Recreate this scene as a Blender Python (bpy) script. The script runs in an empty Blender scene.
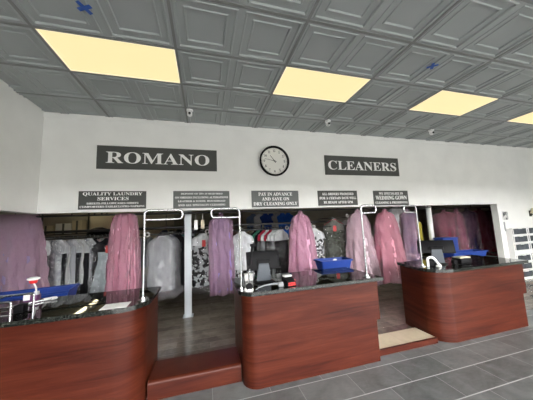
import bpy, bmesh, math, random
from mathutils import Vector, Matrix
random.seed(7)
S = bpy.context.scene
COL = S.collection
PI = math.pi

# ------------------------------------------------------------------ materials
def mat(name, color=(.8, .8, .8), rough=.5, metal=0.0, **kw):
    m = bpy.data.materials.new(name); m.use_nodes = True
    b = m.node_tree.nodes['Principled BSDF']
    b.inputs['Base Color'].default_value = (*color, 1)
    b.inputs['Roughness'].default_value = rough
    b.inputs['Metallic'].default_value = metal
    for k, v in kw.items():
        b.inputs[k].default_value = v
    return m

class NT:
    def __init__(s, m): s.t = m.node_tree; s.b = s.t.nodes.get('Principled BSDF'); s.o = s.t.nodes['Material Output']
    def n(s, typ, **kw):
        x = s.t.nodes.new(typ)
        for k, v in kw.items(): setattr(x, k, v)
        return x
    def l(s, a, b): s.t.links.new(a, b)
    def math(s, op, a, b=None, clamp=False):
        x = s.n('ShaderNodeMath', operation=op); x.use_clamp = clamp
        for i, v in enumerate((a, b)):
            if v is None: continue
            if isinstance(v, (int, float)): x.inputs[i].default_value = v
            else: s.l(v, x.inputs[i])
        return x.outputs[0]
    def coords(s, scale=(1, 1, 1), src='Object'):
        tc = s.n('ShaderNodeTexCoord'); mp = s.n('ShaderNodeMapping'); mp.inputs['Scale'].default_value = scale
        s.l(tc.outputs[src], mp.inputs[0]); return mp.outputs[0]
    def noise(s, vec, scale, detail=4, rough=.5, dist=0):
        x = s.n('ShaderNodeTexNoise'); s.l(vec, x.inputs['Vector'])
        x.inputs['Scale'].default_value = scale; x.inputs['Detail'].default_value = detail
        x.inputs['Roughness'].default_value = rough; x.inputs['Distortion'].default_value = dist
        return x.outputs['Fac']
    def ramp(s, fac, stops):
        x = s.n('ShaderNodeValToRGB'); e = x.color_ramp.elements
        while len(e) < len(stops): e.new(.5)
        for el, (p, c) in zip(e, stops): el.position = p; el.color = (*c, 1)
        s.l(fac, x.inputs[0]); return x.outputs[0]
    def mix(s, fac, a, b):
        x = s.n('ShaderNodeMix', data_type='RGBA')
        for i, v in ((0, fac), (6, a), (7, b)):
            if isinstance(v, (int, float)): x.inputs[i].default_value = v
            elif isinstance(v, tuple): x.inputs[i].default_value = (*v, 1)
            else: s.l(v, x.inputs[i])
        return x.outputs[2]
    def bump(s, h, strength=.3, dist=.01):
        x = s.n('ShaderNodeBump'); x.inputs['Strength'].default_value = strength; x.inputs['Distance'].default_value = dist
        s.l(h, x.inputs['Height']); s.l(x.outputs[0], s.b.inputs['Normal']); return x.outputs[0]

def paint(name, c, rough=.6, var=.03, sc=3):
    m = mat(name, c, rough); t = NT(m); n = t.noise(t.coords(), sc)
    t.l(t.ramp(n, [(.3, tuple(x * (1 - var) for x in c)), (.7, tuple(min(1, x * (1 + var)) for x in c))]), t.b.inputs['Base Color'])
    return m

M = {}
M['wall'] = paint('wall_paint', (.84, .84, .815), .7)
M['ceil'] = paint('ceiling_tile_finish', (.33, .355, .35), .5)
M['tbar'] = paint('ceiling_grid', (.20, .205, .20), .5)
M['backwall'] = paint('back_room_paint', (.42, .38, .31), .8, .08)
M['asphalt'] = paint('asphalt', (.075, .075, .072), .95)
M['chrome'] = mat('chrome', (.46, .47, .48), .2, 1)
M['steel'] = mat('dark_steel', (.06, .06, .06), .45, .6)
M['greysteel'] = mat('grey_steel', (.40, .41, .42), .4, .7)
M['post'] = paint('pale_post_paint', (.58, .62, .66), .45)
M['white'] = paint('white_plastic', (.82, .82, .81), .4, .01)
M['black'] = mat('black_plastic', (.004, .004, .005), .5, **{'Specular IOR Level': .12})
M['screenback'] = mat('black_glass', (.008, .008, .01), .12)
M['greyplastic'] = mat('grey_plastic', (.08, .09, .105), .45, **{'Specular IOR Level': .25})
M['blue'] = paint('blue_plastic', (.013, .040, .215), .45, .08); M['blue'].node_tree.nodes['Principled BSDF'].inputs['Specular IOR Level'].default_value = .2
M['red'] = mat('red_plastic', (.62, .02, .02), .35)
M['paper'] = paint('paper', (.85, .84, .83), .7, .01)
M['cream'] = paint('cream_card', (.62, .54, .40), .7, .06)
M['tape'] = paint('blue_tape', (.025, .09, .36), .6, .1)
M['yellow'] = paint('yellow_plastic', (.45, .36, .05), .5)
M['cable'] = mat('grey_cable', (.55, .56, .57), .4)
M['signdark'] = paint('charcoal_sign', (.060, .063, .058), .55, .04)
M['signgrey'] = paint('grey_sign', (.115, .122, .12), .55, .03)
M['letter'] = mat('white_lettering', (.93, .93, .92), .5)
M['ink'] = mat('black_ink', (.02, .02, .02), .5)
M['lens'] = mat('dark_lens', (.01, .01, .012), .08)
M['dial'] = mat('clock_dial', (.80, .79, .75), .12)
M['cablegrey'] = mat('dull_grey_plastic', (.20, .21, .22), .5)
M['purple'] = mat('purple_plastic', (.12, .03, .12), .35)

def emit(name, c, s):
    m = mat(name, c, .5); b = m.node_tree.nodes['Principled BSDF']
    b.inputs['Emission Color'].default_value = (*c, 1); b.inputs['Emission Strength'].default_value = s
    b.inputs['Base Color'].default_value = (.1, .1, .09, 1)
    return m
M['diffuser'] = emit('light_diffuser', (.955, .82, .42), 1.0)
M['diffedge'] = emit('light_edge', (1, .88, .55), 1.0)
M['tube'] = emit('fluorescent_tube', (1, .90, .58), 11.0)

def wood():
    m = mat('cherry_wood', (.2, .05, .03), .30, **{'Specular IOR Level': .15}); t = NT(m)
    v = t.coords((.55, .55, 7.5)); n1 = t.noise(v, 1.6, 5, .6, .6)
    v2 = t.coords((1.0, 1.0, 26)); n2 = t.noise(v2, 3, 3, .6)
    f = t.math('ADD', t.math('MULTIPLY', n1, .82), t.math('MULTIPLY', n2, .18))
    c = t.ramp(f, [(.32, (.026, .0047, .0029)), (.5, (.053, .0108, .0056)), (.68, (.086, .0205, .0104))])
    t.l(c, t.b.inputs['Base Color']); 
    return m
M['wood'] = wood()

def granite():
    m = mat('dark_granite', (.02, .02, .02), .025); t = NT(m)
    v = t.n('ShaderNodeTexVoronoi'); v.inputs['Scale'].default_value = 120; t.l(t.coords(), v.inputs['Vector'])
    n = t.noise(t.coords(), 55, 4)
    f = t.math('ADD', t.math('MULTIPLY', v.outputs['Distance'], .5), t.math('MULTIPLY', n, .6))
    t.l(t.ramp(f, [(.38, (.004, .005, .004)), (.62, (.012, .014, .012)), (.82, (.07, .075, .065))]), t.b.inputs['Base Color'])
    t.b.inputs['IOR'].default_value = 1.45
    return m
M['granite'] = granite()

def floor_mat(name, base, W, H, ox, oy, grout, gx, gy, var, rough):
    """tiles W long in x and H deep in y, each row shifted by half a tile"""
    m = mat(name, base, rough); t = NT(m); tc = t.n('ShaderNodeTexCoord'); sx = t.n('ShaderNodeSeparateXYZ'); t.l(tc.outputs['Object'], sx.inputs[0])
    yy = t.math('DIVIDE', t.math('SUBTRACT', sx.outputs[1], oy), H); row = t.math('FLOOR', yy); fy = t.math('FRACT', yy)
    sh = t.math('MULTIPLY', t.math('MODULO', t.math('ADD', row, 1000), 2), .5)
    xx = t.math('ADD', t.math('DIVIDE', t.math('SUBTRACT', sx.outputs[0], ox), W), sh); cx = t.math('FLOOR', xx); fx = t.math('FRACT', xx)
    ey = t.math('MULTIPLY', t.math('MINIMUM', fy, t.math('SUBTRACT', 1, fy)), H)
    ex = t.math('MULTIPLY', t.math('MINIMUM', fx, t.math('SUBTRACT', 1, fx)), W)
    my = t.math('LESS_THAN', ey, gy); mx = t.math('LESS_THAN', ex, gx)
    cv = t.n('ShaderNodeCombineXYZ'); t.l(cx, cv.inputs[0]); t.l(row, cv.inputs[1])
    wn = t.n('ShaderNodeTexWhiteNoise'); t.l(cv.outputs[0], wn.inputs['Vector'])
    n = t.noise(t.coords(), 4.5, 6, .62, .8); n2 = t.noise(t.coords((1, 3, 1)), 14, 4, .6)
    f = t.math('ADD', t.math('ADD', t.math('MULTIPLY', n, .62), t.math('MULTIPLY', n2, .2)), t.math('MULTIPLY', wn.outputs['Value'], .18))
    lo = tuple(c * (1 - var) for c in base); hi = tuple(c * (1 + var) for c in base)
    c = t.ramp(f, [(.32, lo), (.68, hi)])
    c = t.mix(t.math('MULTIPLY', mx, .55), c, grout); c = t.mix(my, c, grout)
    t.l(c, t.b.inputs['Base Color']); g = t.math('SUBTRACT', 1, t.math('MAXIMUM', mx, my)); t.bump(g, .25, .003)
    return m
M['floor'] = floor_mat('grey_slate_tile', (.112, .117, .116), .545, .3037, 4.0, -.349, (.36, .37, .37), .0028, .0050, .40, .33)
M['floorback'] = floor_mat('brown_plank_tile', (.20, .172, .142), .9, .152, .2, .55, (.34, .30, .25), .002, .0025, .35, .16)
M['beige'] = floor_mat('beige_tile', (.50, .42, .30), .40, .8, 3.55, -.3, (.6, .55, .45), .002, .002, .12, .4)

def fabric(name, c, pat=None, c2=(.02, .02, .02), sc=25):
    m = mat(name, c, .85, **{'Specular IOR Level': .08}); t = NT(m)
    if pat == 'blotch':
        f = t.noise(t.coords(), sc, 2, .5, .3); col = t.ramp(f, [(.47, c), (.53, c2)])
    elif pat == 'stripe':
        tc = t.n('ShaderNodeTexCoord'); sx = t.n('ShaderNodeSeparateXYZ'); t.l(tc.outputs['Object'], sx.inputs[0])
        f = t.math('GREATER_THAN', t.math('FRACT', t.math('MULTIPLY', sx.outputs[0], sc)), .5); col = t.mix(f, c, c2)
    else:
        f = t.noise(t.coords((3, 3, 1)), 5, 3); col = t.ramp(f, [(.3, tuple(x * .75 for x in c)), (.7, tuple(min(1, x * 1.2) for x in c))])
    t.l(col, t.b.inputs['Base Color'])
    t.bump(t.noise(t.coords((6, 6, 1.2)), 3, 3), .5, .03)
    return m

def film(name, tint, opac, rough=.10, gloss=.24, bs=1.0):
    """thin wrinkled plastic sheet: see-through, partly tinted, with a sharp gloss"""
    m = bpy.data.materials.new(name); m.use_nodes = True; t = NT(m)
    n = t.noise(t.coords((12, 12, 3.5)), 1.8, 5, .62, 1.5); bp = t.n('ShaderNodeBump'); bp.inputs['Strength'].default_value = bs; bp.inputs['Distance'].default_value = .09
    t.l(n, bp.inputs['Height'])
    df = t.b; df.inputs['Base Color'].default_value = (*tint, 1); df.inputs['Roughness'].default_value = .5; df.inputs['Specular IOR Level'].default_value = .2
    t.l(bp.outputs[0], df.inputs['Normal'])
    tr = t.n('ShaderNodeBsdfTransparent'); tr.inputs[0].default_value = (*[min(1, x * .3 + .7) for x in tint], 1)
    gl = t.n('ShaderNodeBsdfGlossy'); gl.inputs['Roughness'].default_value = rough; gl.inputs[0].default_value = (.95, .95, .97, 1); t.l(bp.outputs[0], gl.inputs['Normal'])
    m1 = t.n('ShaderNodeMixShader'); m1.inputs[0].default_value = opac; t.l(tr.outputs[0], m1.inputs[1]); t.l(df.outputs[0], m1.inputs[2])
    m2 = t.n('ShaderNodeMixShader'); m2.inputs[0].default_value = gloss; t.l(m1.outputs[0], m2.inputs[1]); t.l(gl.outputs[0], m2.inputs[2])
    t.l(m2.outputs[0], t.o.inputs['Surface'])
    return m
M['clear'] = film('clear_film', (.80, .81, .83), .0, .06, .07, .8)
M['cloudy'] = film('cloudy_film', (.62, .62, .66), .12, .07, .24, 1.0)

# ------------------------------------------------------------------ mesh builder
class MB:
    def __init__(s): s.bm = bmesh.new()
    def face(s, vs):
        try: return s.bm.faces.new(vs)
        except ValueError: return None
    def box(s, x0, x1, y0, y1, z0, z1, bev=0):
        return s.prism([(x0, y0), (x1, y0), (x1, y1), (x0, y1)], z0, z1, bev)
    def prism(s, poly, z0, z1, bev=0, top=None):
        top = top or poly
        a = [s.bm.verts.new((x, y, z0)) for x, y in poly]; b = [s.bm.verts.new((x, y, z1)) for x, y in top]
        n = len(poly); fs = [s.face(a[::-1]), s.face(b)]
        for i in range(n): fs.append(s.face([a[i], a[(i + 1) % n], b[(i + 1) % n], b[i]]))
        if bev:
            es = list({e for f in fs if f for e in f.edges})
            bmesh.ops.bevel(s.bm, geom=es, offset=bev, segments=2, affect='EDGES', profile=.5)
        return s
    def ring(s, c, ax1, ax2, r, n):
        return [s.bm.verts.new(c + ax1 * (r * math.cos(2 * PI * i / n)) + ax2 * (r * math.sin(2 * PI * i / n))) for i in range(n)]
    def tube(s, pts, r, n=10, closed=False):
        pts = [Vector(p) for p in pts]; rings = []; N = len(pts); up = None
        for i, p in enumerate(pts):
            d = (pts[(i + 1) % N if closed else min(i + 1, N - 1)] - pts[(i - 1) if closed or i else 0])
            if d.length < 1e-9: d = Vector((0, 0, 1))
            d.normalize()
            if up is None:
                up = Vector((0, 0, 1)) if abs(d.z) < .9 else Vector((1, 0, 0))
            a = (up - d * up.dot(d)).normalized(); up = a; b = d.cross(a)
            rr = r[i] if isinstance(r, (list, tuple)) else r
            rings.append(s.ring(p, a, b, rr, n))
        for i in range(N if closed else N - 1):
            A, B = rings[i], rings[(i + 1) % N]
            for k in range(n): s.face([A[k], A[(k + 1) % n], B[(k + 1) % n], B[k]])
        if not closed: s.face(rings[0][::-1]); s.face(rings[-1])
        return s
    def cyl(s, c, r, h, axis='Z', n=20, r2=None):
        c = Vector(c); d = {'X': Vector((1, 0, 0)), 'Y': Vector((0, 1, 0)), 'Z': Vector((0, 0, 1))}[axis]
        return s.tube([c, c + d * h], [r, r if r2 is None else r2], n)
    def lathe(s, prof, c=(0, 0, 0), n=24, axis='Z'):
        c = Vector(c); rings = []
        for r, z in prof:
            vs = []
            for i in range(n):
                a = 2 * PI * i / n; x, y = r * math.cos(a), r * math.sin(a)
                p = {'Z': (x, y, z), 'Y': (x, -z, y), 'X': (z, x, y)}[axis]
                vs.append(s.bm.verts.new(c + Vector(p)))
            rings.append(vs)
        for A, B in zip(rings, rings[1:]):
            for k in range(n): s.face([A[k], A[(k + 1) % n], B[(k + 1) % n], B[k]])
        if prof[0][0] > 1e-4: s.face(rings[0][::-1])
        if prof[-1][0] > 1e-4: s.face(rings[-1])
        return s
    def loft(s, rings, cap0=True, cap1=True):
        R = [[s.bm.verts.new(p) for p in r] for r in rings]; n = len(R[0])
        for A, B in zip(R, R[1:]):
            for k in range(n): s.face([A[k], A[(k + 1) % n], B[(k + 1) % n], B[k]])
        if cap0: s.face(R[0][::-1])
        if cap1: s.face(R[-1])
        return s
    def rot(s, m4):
        bmesh.ops.transform(s.bm, matrix=m4, verts=s.bm.verts[:]); return s
    def mesh(s, name, material, smooth=True):
        bmesh.ops.recalc_face_normals(s.bm, faces=s.bm.faces[:])
        me = bpy.data.meshes.new(name); s.bm.to_mesh(me); s.bm.free()
        if material: me.materials.append(material)
        if smooth:
            me.polygons.foreach_set('use_smooth', [True] * len(me.polygons)); me.set_sharp_from_angle(angle=math.radians(35))
        return me
    def build(s, name, material, parent=None, loc=None, smooth=True):
        o = bpy.data.objects.new(name, s.mesh(name, material, smooth)); COL.objects.link(o)
        if parent: o.parent = parent
        if loc is not None: o.location = loc
        return o

def tag(o, label, cat, group=None):
    o['label'] = label; o['category'] = cat
    if group: o['group'] = group
    return o
def thing(name, label, cat, loc=(0, 0, 0), rz=0, group=None):
    o = bpy.data.objects.new(name, None); COL.objects.link(o); o.empty_display_size = .1
    o.location = loc; o.rotation_euler = (0, 0, rz)
    return tag(o, label, cat, group)
def struct(o): o['kind'] = 'structure'; return o

def arc(cx, cy, r, a0, a1, n=10):
    return [(cx + r * math.cos(math.radians(a0 + (a1 - a0) * i / n)), cy + r * math.sin(math.radians(a0 + (a1 - a0) * i / n))) for i in range(n + 1)]

def bend(pts, r, n=6):
    """round the inner corners of a 3D polyline"""
    P = [Vector(p) for p in pts]; out = [P[0]]
    for i in range(1, len(P) - 1):
        a = (P[i - 1] - P[i]); b = (P[i + 1] - P[i]); rr = min(r, a.length * .49, b.length * .49)
        p0 = P[i] + a.normalized() * rr; p1 = P[i] + b.normalized() * rr
        for k in range(n + 1):
            t = k / n; out.append(p0 * (1 - t) ** 2 + P[i] * 2 * t * (1 - t) + p1 * t * t)
    return out + [P[-1]]

# ------------------------------------------------------------------ lettering
def bold(s):
    out = ''
    for ch in s:
        if 'A' <= ch <= 'Z': out += chr(0x1D400 + ord(ch) - 65)
        elif '0' <= ch <= '9': out += chr(0x1D7CE + ord(ch) - 48)
        else: out += ch
    return out
def text_polys(s, width, height, depth=.003):
    """serif capitals as a mesh, centred on the origin in x/z, facing -y; fitted to width and cap height"""
    cu = bpy.data.curves.new('text', 'FONT'); cu.body = bold(s); cu.resolution_u = 3
    o = bpy.data.objects.new('text', cu); COL.objects.link(o)
    dg = bpy.context.evaluated_depsgraph_get(); dg.update()
    me = bpy.data.meshes.new_from_object(o.evaluated_get(dg)); bpy.data.objects.remove(o); bpy.data.curves.remove(cu)
    co = [v.co.copy() for v in me.vertices]
    x0, x1 = min(c.x for c in co), max(c.x for c in co); y0, y1 = min(c.y for c in co), max(c.y for c in co)
    sx = width / (x1 - x0); sz = height / (y1 - y0)
    for v in me.vertices:
        v.co = ((v.co.x - (x0 + x1) / 2) * sx, 0, (v.co.y - (y0 + y1) / 2) * sz)
    return me
def add_text(bm, s, cx, y, cz, width, height, depth=.004):
    me = text_polys(s, width, height); b2 = bmesh.new(); b2.from_mesh(me); bpy.data.meshes.remove(me)
    bmesh.ops.remove_doubles(b2, verts=b2.verts[:], dist=1e-6)
    r = bmesh.ops.extrude_face_region(b2, geom=b2.faces[:])
    bmesh.ops.translate(b2, verts=[g for g in r['geom'] if isinstance(g, bmesh.types.BMVert)], vec=(0, -depth, 0))
    bmesh.ops.translate(b2, verts=b2.verts[:], vec=(cx, y, cz))
    tmp = bpy.data.meshes.new('t'); b2.to_mesh(tmp); b2.free(); bm.from_mesh(tmp); bpy.data.meshes.remove(tmp)

# ------------------------------------------------------------------ setting
T = .61; ZC = 3.464; WY = 1.76; XL = -.88; HB = 1.90; XJ = 8.75
def setting():
    struct(MB().box(-6, 13, -5.2, .40, -.1, 0).build('floor', M['floor'], smooth=False))
    struct(MB().box(-6, 13, .40, 8, -.1, -.0005).build('floor_back', M['floorback'], smooth=False))
    # header over the counter opening and the full wall to the right of the jamb
    b = MB(); b.box(XL - .14, XJ, WY, WY + .14, HB, 3.62); b.box(XJ, 13, WY, WY + .14, 0, 3.62)
    struct(b.build('wall_back', M['wall'], smooth=False))
    struct(MB().box(XL - .14, XL, -5.2, WY, HB, 3.62).build('wall_left', M['wall'], smooth=False))
    struct(MB().box(XL, 13, WY - .012, WY, ZC - .075, ZC - .004).build('trim_1', M['wall'], smooth=False))
    struct(MB().box(-6, 13, 8, 8.1, 0, 2.8).build('wall_rear', M['backwall'], smooth=False))
    struct(MB().box(-6.1, -6, -5.2, 8, 0, 2.8).build('wall_far_left', M['backwall'], smooth=False))
    struct(MB().box(13, 13.1, WY, 8, 0, 2.8).build('wall_far_right', M['backwall'], smooth=False))
    b = MB(); b.box(-6, 13, WY + .14, 8.1, 2.8, 2.9); b.box(-6, XL - .14, -5.2, WY + .14, 2.8, 2.9)
    struct(b.build('ceiling_back', M['backwall'], smooth=False))
    struct(MB().box(-40, 50, -60, -5.2, -.14, -.02).build('pavement', M['asphalt'], smooth=False))
    struct(MB().box(-40, 50, -32, -30, -.02, 5).build('wall_horizon_block', M['asphalt'], smooth=False))  # unseen far wall added to keep the bright horizon out of reflections
    b = MB(); b.box(XL - .14, 13, -5.35, -5.2, 3.0, 3.62); b.box(-6, XL, -5.35, -5.2, 0, 2.85); b.box(10.6, 13, -5.35, -5.2, 0, 3.0)  # unseen front, solid ends added to narrow the daylight opening
    struct(b.build('wall_front_unseen', M['wall'], smooth=False))
    b = MB(); b.box(13, 13.15, -5.35, WY + .14, 0, 3.62)  # unseen side wall added to even out the daylight
    struct(b.build('wall_right_unseen', M['wall'], smooth=False))
    # embossed ceiling: nested square mouldings, one square per 0.61 m, tee bars round each pair
    skip = {(0, 0), (1, 0), (4, 0), (5, 0), (8, 0), (9, 0), (12, 0), (13, 0)}
    b = MB()
    prof = [(.0, 0), (.055, 0), (.065, -.007), (.082, -.007), (.092, .011), (.185, .011), (.195, .002), (.212, .002), (.222, .019)]
    for u in range(-2, 22):
        for v in range(-9, 3):
            if (u, v) in skip: continue
            x0, y0 = u * T, v * T; rings = []
            for d, h in prof:
                d *= T
                rings.append([(x0 + d, y0 + d, ZC + h), (x0 + T - d, y0 + d, ZC + h), (x0 + T - d, y0 + T - d, ZC + h), (x0 + d, y0 + T - d, ZC + h)])
            b.loft(rings, cap0=False)
    struct(b.build('ceiling', M['ceil'], smooth=False))
    b = MB()
    for u in range(-2, 23, 2): b.box(u * T - .013, u * T + .013, -9 * T, 3 * T, ZC - .007, ZC + .001)
    for v in range(-9, 4): b.box(-2 * T, 22 * T, v * T - .013, v * T + .013, ZC - .0065, ZC + .001)
    struct(b.build('trim_2', M['tbar'], smooth=False))
    # a lid above the tiles
    struct(MB().box(XL - .14, 13, -5.5, WY + .14, 3.62, 3.7).build('ceiling_slab', M['backwall'], smooth=False))
setting()

def ceiling_lights():
    where = ['nearest the left wall', 'above the clock, second from the left wall', 'third from the left wall, above the right wall sign', 'farthest right, cut by the picture edge']
    for i, u in enumerate((0, 4, 8, 12)):
        r = thing('ceiling_light', 'glowing warm yellow ceiling light panel ' + where[i], 'ceiling light', ((u + 1) * T, .5 * T, ZC), group='warm rectangular ceiling panels')
        w, d = T - .014, T / 2 - .014
        b = MB()
        for x0, x1, y0, y1 in ((-w, w, -d, -d + .012), (-w, w, d - .012, d), (-w, -w + .012, -d + .012, d - .012), (w - .012, w, -d + .012, d - .012)):
            b.box(x0, x1, y0, y1, -.004, .05)
        b.build('frame', M['diffedge'], r, smooth=False)
        MB().box(-w + .012, w - .012, -d + .012, d - .012, .004, .045).build('diffuser', M['diffuser'], r, smooth=False)
ceiling_lights()

def tapes():
    for (x, y, a, lab) in ((.54, -.31, .3, 'blue painters tape cross on the ceiling tile above the left light panel'), (4.23, -.37, .1, 'blue painters tape cross on the ceiling tile above the right light panels')):
        b = MB()
        for k, da in ((0, .75), (1, -.75)):
            c = MB(); c.box(-.062, .062, -.017, .017, -.0086 - .0006 * k, -.008 - .0006 * k)
            c.rot(Matrix.Rotation(a + da, 4, 'Z')); me = c.mesh('t', None, False); b.bm.from_mesh(me)
        o = b.build('tape_cross', M['tape'], loc=(x, y, ZC), smooth=False); tag(o, lab, 'tape', 'tape crosses on the ceiling')
tapes()

def cams():
    lab = ['above the left wall sign', 'right of the clock', 'above the right wall sign']
    for i, (x, y) in enumerate(((1.28, 1.28), (3.70, 1.22), (6.16, 1.22))):
        r = thing('security_camera', 'small white dome security camera on the ceiling ' + lab[i], 'security camera', (x, y, ZC), group='dome cameras along the ceiling edge')
        MB().lathe([(.052, 0), (.052, -.02), (.044, -.032), (0.0, -.032)], n=20).build('base', M['white'], r)
        o = MB().lathe([(0, .0), (.028, -.004), (.040, -.022), (.042, -.045), (.034, -.066), (.018, -.078), (0, -.081)], n=20).build('dome', M['white'], r, loc=(0, 0, -.03))
        MB().lathe([(.021, 0), (.021, .012), (.015, .016), (0, .016)], n=14, axis='Y').build('lens', M['lens'], o, loc=(0, -.032, -.045))
cams()

# ------------------------------------------------------------------ signs, clock
def sign(name, label, x0, x1, z0, z1, m, lines):
    cx, cz = (x0 + x1) / 2, (z0 + z1) / 2; W, H = x1 - x0, z1 - z0
    r = thing(name, label, 'sign', (cx, WY, cz))
    MB().box(-W / 2, W / 2, -.014, -.001, -H / 2, H / 2, .001).build('panel', m, r, smooth=False)
    for s, w, cap, zz in lines:
        b = MB(); add_text(b.bm, s, 0, -.0142, zz * H, w * W, cap * H); b.build('text_line', M['letter'], r, smooth=False)
sign('shop_sign', 'large charcoal sign reading ROMANO left of the clock', -.155, 1.715, 2.59, 2.975, M['signdark'], [('ROMANO', .86, .50, 0)])
sign('shop_sign', 'large charcoal sign reading CLEANERS right of the clock', 3.885, 5.745, 2.57, 2.98, M['signdark'], [('CLEANERS', .92, .47, 0)])
sign('notice_sign', 'grey notice reading QUALITY LAUNDRY SERVICES under the left shop sign', -.37, .57, 1.945, 2.23, M['signdark'],
     [('QUALITY LAUNDRY', .88, .21, .33), ('SERVICES', .46, .19, .08), ('SHEETS-PILLOWCASES-SHIRTS', .76, .105, -.18), ('COMFORTERS-TABLECLOTHS-NAPKINS', .95, .105, -.36)])
sign('notice_sign', 'pale grey notice with four small lines about a deposit left of the clock', .985, 1.925, 1.935, 2.232, M['signgrey'],
     [('DEPOSIT OF 50% IS REQUIRED', .74, .115, .33), ('ON ORDERS INCLUDING ALTERATIONS', .94, .115, .12), ('LEATHER & SUEDE, HOUSEHOLD', .84, .115, -.10), ('AND ALL SPECIALTY CLEANING', .84, .115, -.32)])
sign('notice_sign', 'grey notice reading PAY IN ADVANCE under the round clock', 2.33, 3.26, 1.925, 2.238, M['signgrey'],
     [('PAY IN ADVANCE', .72, .20, .29), ('AND SAVE ON', .58, .20, 0), ('DRY CLEANING ONLY', .93, .20, -.29)])
sign('notice_sign', 'grey notice about ORDERS PROMISED for a certain date, left of the wedding notice', 3.68, 4.59, 1.935, 2.238, M['signdark'],
     [('ALL ORDERS PROMISED', .80, .17, .28), ('FOR A CERTAIN DATE WILL', .93, .17, 0), ('BE READY AFTER 5PM', .74, .17, -.28)])
sign('notice_sign', 'grey notice reading WE SPECIALIZE IN WEDDING GOWN at the right', 5.0, 5.92, 1.915, 2.238, M['signdark'],
     [('WE SPECIALIZE IN', .70, .16, .31), ('WEDDING GOWN', .90, .27, .02), ('CLEANING & PRESERVING', .93, .15, -.31)])

def clock():
    R = .295
    r = thing('wall_clock', 'round black rimmed wall clock between the two large signs', 'clock', (2.79, WY, 2.805))
    MB().lathe([(R * .90, .001), (R * .97, .02), (R, .055), (R * .99, .085), (R * .95, .096), (R * .89, .086), (R * .87, .05), (R * .6, .05)], n=56, axis='Y').build('rim', M['black'], r)
    MB().lathe([(R * .87, .046), (R * .87, .054), (0, .054)], n=48, axis='Y').build('dial', M['dial'], r)
    for k in range(1, 13):
        a = math.radians(90 - 30 * k); rr = R * .68; b = MB()
        add_text(b.bm, str(k), rr * math.cos(a), -.0545, rr * math.sin(a), .030 if k < 10 else .048, .046, .0015)
        b.build('numeral', M['ink'], r, smooth=False)
    b = MB()
    for k in range(60):
        a = math.radians(6 * k); r0, r1 = R * .80, R * .845; w = .0035 if k % 5 == 0 else .0014
        d = Vector((math.cos(a), 0, math.sin(a))); p = Vector((-d.z, 0, d.x)) * w; y = Vector((0, -.055, 0))
        b.face([b.bm.verts.new(d * r0 - p + y), b.bm.verts.new(d * r1 - p + y), b.bm.verts.new(d * r1 + p + y), b.bm.verts.new(d * r0 + p + y)])
    for rr in (R * .80,): b.tube([(rr * math.cos(2 * PI * k / 72), -.0552, rr * math.sin(2 * PI * k / 72)) for k in range(72)], .0008, 4, True)
    b.build('minute_track', M['ink'], r, smooth=False)
    for nm, ang, L, w, y in (('hour_hand', 90 - (10 + 47 / 60) * 30, .135, .007, -.058), ('minute_hand', 90 - 47 * 6, .20, .005, -.062)):
        a = math.radians(ang); d = Vector((math.cos(a), 0, math.sin(a))); p = Vector((-d.z, 0, d.x))
        q = [d * -.04 - p * w, d * L - p * w * .5, d * L + p * w * .5, d * -.04 + p * w]
        b = MB(); b.loft([[v + Vector((0, y, 0)) for v in q], [v + Vector((0, y - .0025, 0)) for v in q]]); b.build(nm, M['ink'], r, smooth=False)
    MB().cyl((0, -.068, 0), .012, .014, 'Y', 14).build('hub', M['ink'], r)
clock()

# ------------------------------------------------------------------ counters
def counter(label, loc, body, top, seam=.45, inset=0):
    r = thing('service_counter', label, 'counter', loc, group='cherry wood service counters')
    xm = max(x for x, y in body); low = [(x - inset if x > xm - .01 else x, y) for x, y in body]
    MB().prism(low, .0, seam - .003).build('lower_panel', M['wood'], r)
    sh = [(x * .999, y) for x, y in body]
    MB().prism(sh, seam - .003, .88).build('upper_panel', M['wood'], r)
    o = MB().prism(top, .88, .92, .005).build('countertop', M['granite'], r); o.data.set_sharp_from_angle(angle=math.radians(14))
    return r
def off(x, y, poly): return [(a - x, b - y) for a, b in poly]
# left counter, its rounded end on the aisle
b1 = [(-.86, .03)] + arc(.72, .25, .22, -90, 0) + [(.955, .70), (-.86, .70)]
t1 = [(-.87, 0)] + arc(.73, .25, .25, -90, 0) + [(.985, .72), (-.87, .72)]
counter('cherry wood counter with dark granite top at the left edge of the picture', (0, .35, 0), off(0, .35, b1), off(0, .35, t1))
b2 = [(1.85, .74)] + arc(2.0, .175, .145, 180, 270) + [(3.46, .03), (3.46, .74)]
t2 = [(1.825, .76)] + arc(1.995, .17, .17, 180, 270) + [(3.53, .0), (3.53, .76)]
counter('cherry wood counter with dark granite top in the middle, below the round clock', (2.65, .35, 0), off(2.65, .35, b2), off(2.65, .35, t2), inset=.05)
b3 = [(4.47, .70)] + [(4.395, .25)] + arc(4.62, .25, .22, 190, 270) + [(6.05, .045), (6.05, .70)]
b3 = [(4.47, .70)] + arc(4.62, .27, .235, 178, 270, 12) + [(6.04, .035), (6.04, .70)]
t3 = [(4.44, .72)] + arc(4.60, .24, .26, 178, 270, 12) + [(6.08, -.02), (6.08, .72)]
counter('cherry wood counter with dark granite top at the right, before the storage drawers', (5.2, .35, 0), off(5.2, .35, b3), off(5.2, .35, t3), inset=.08)

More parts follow.
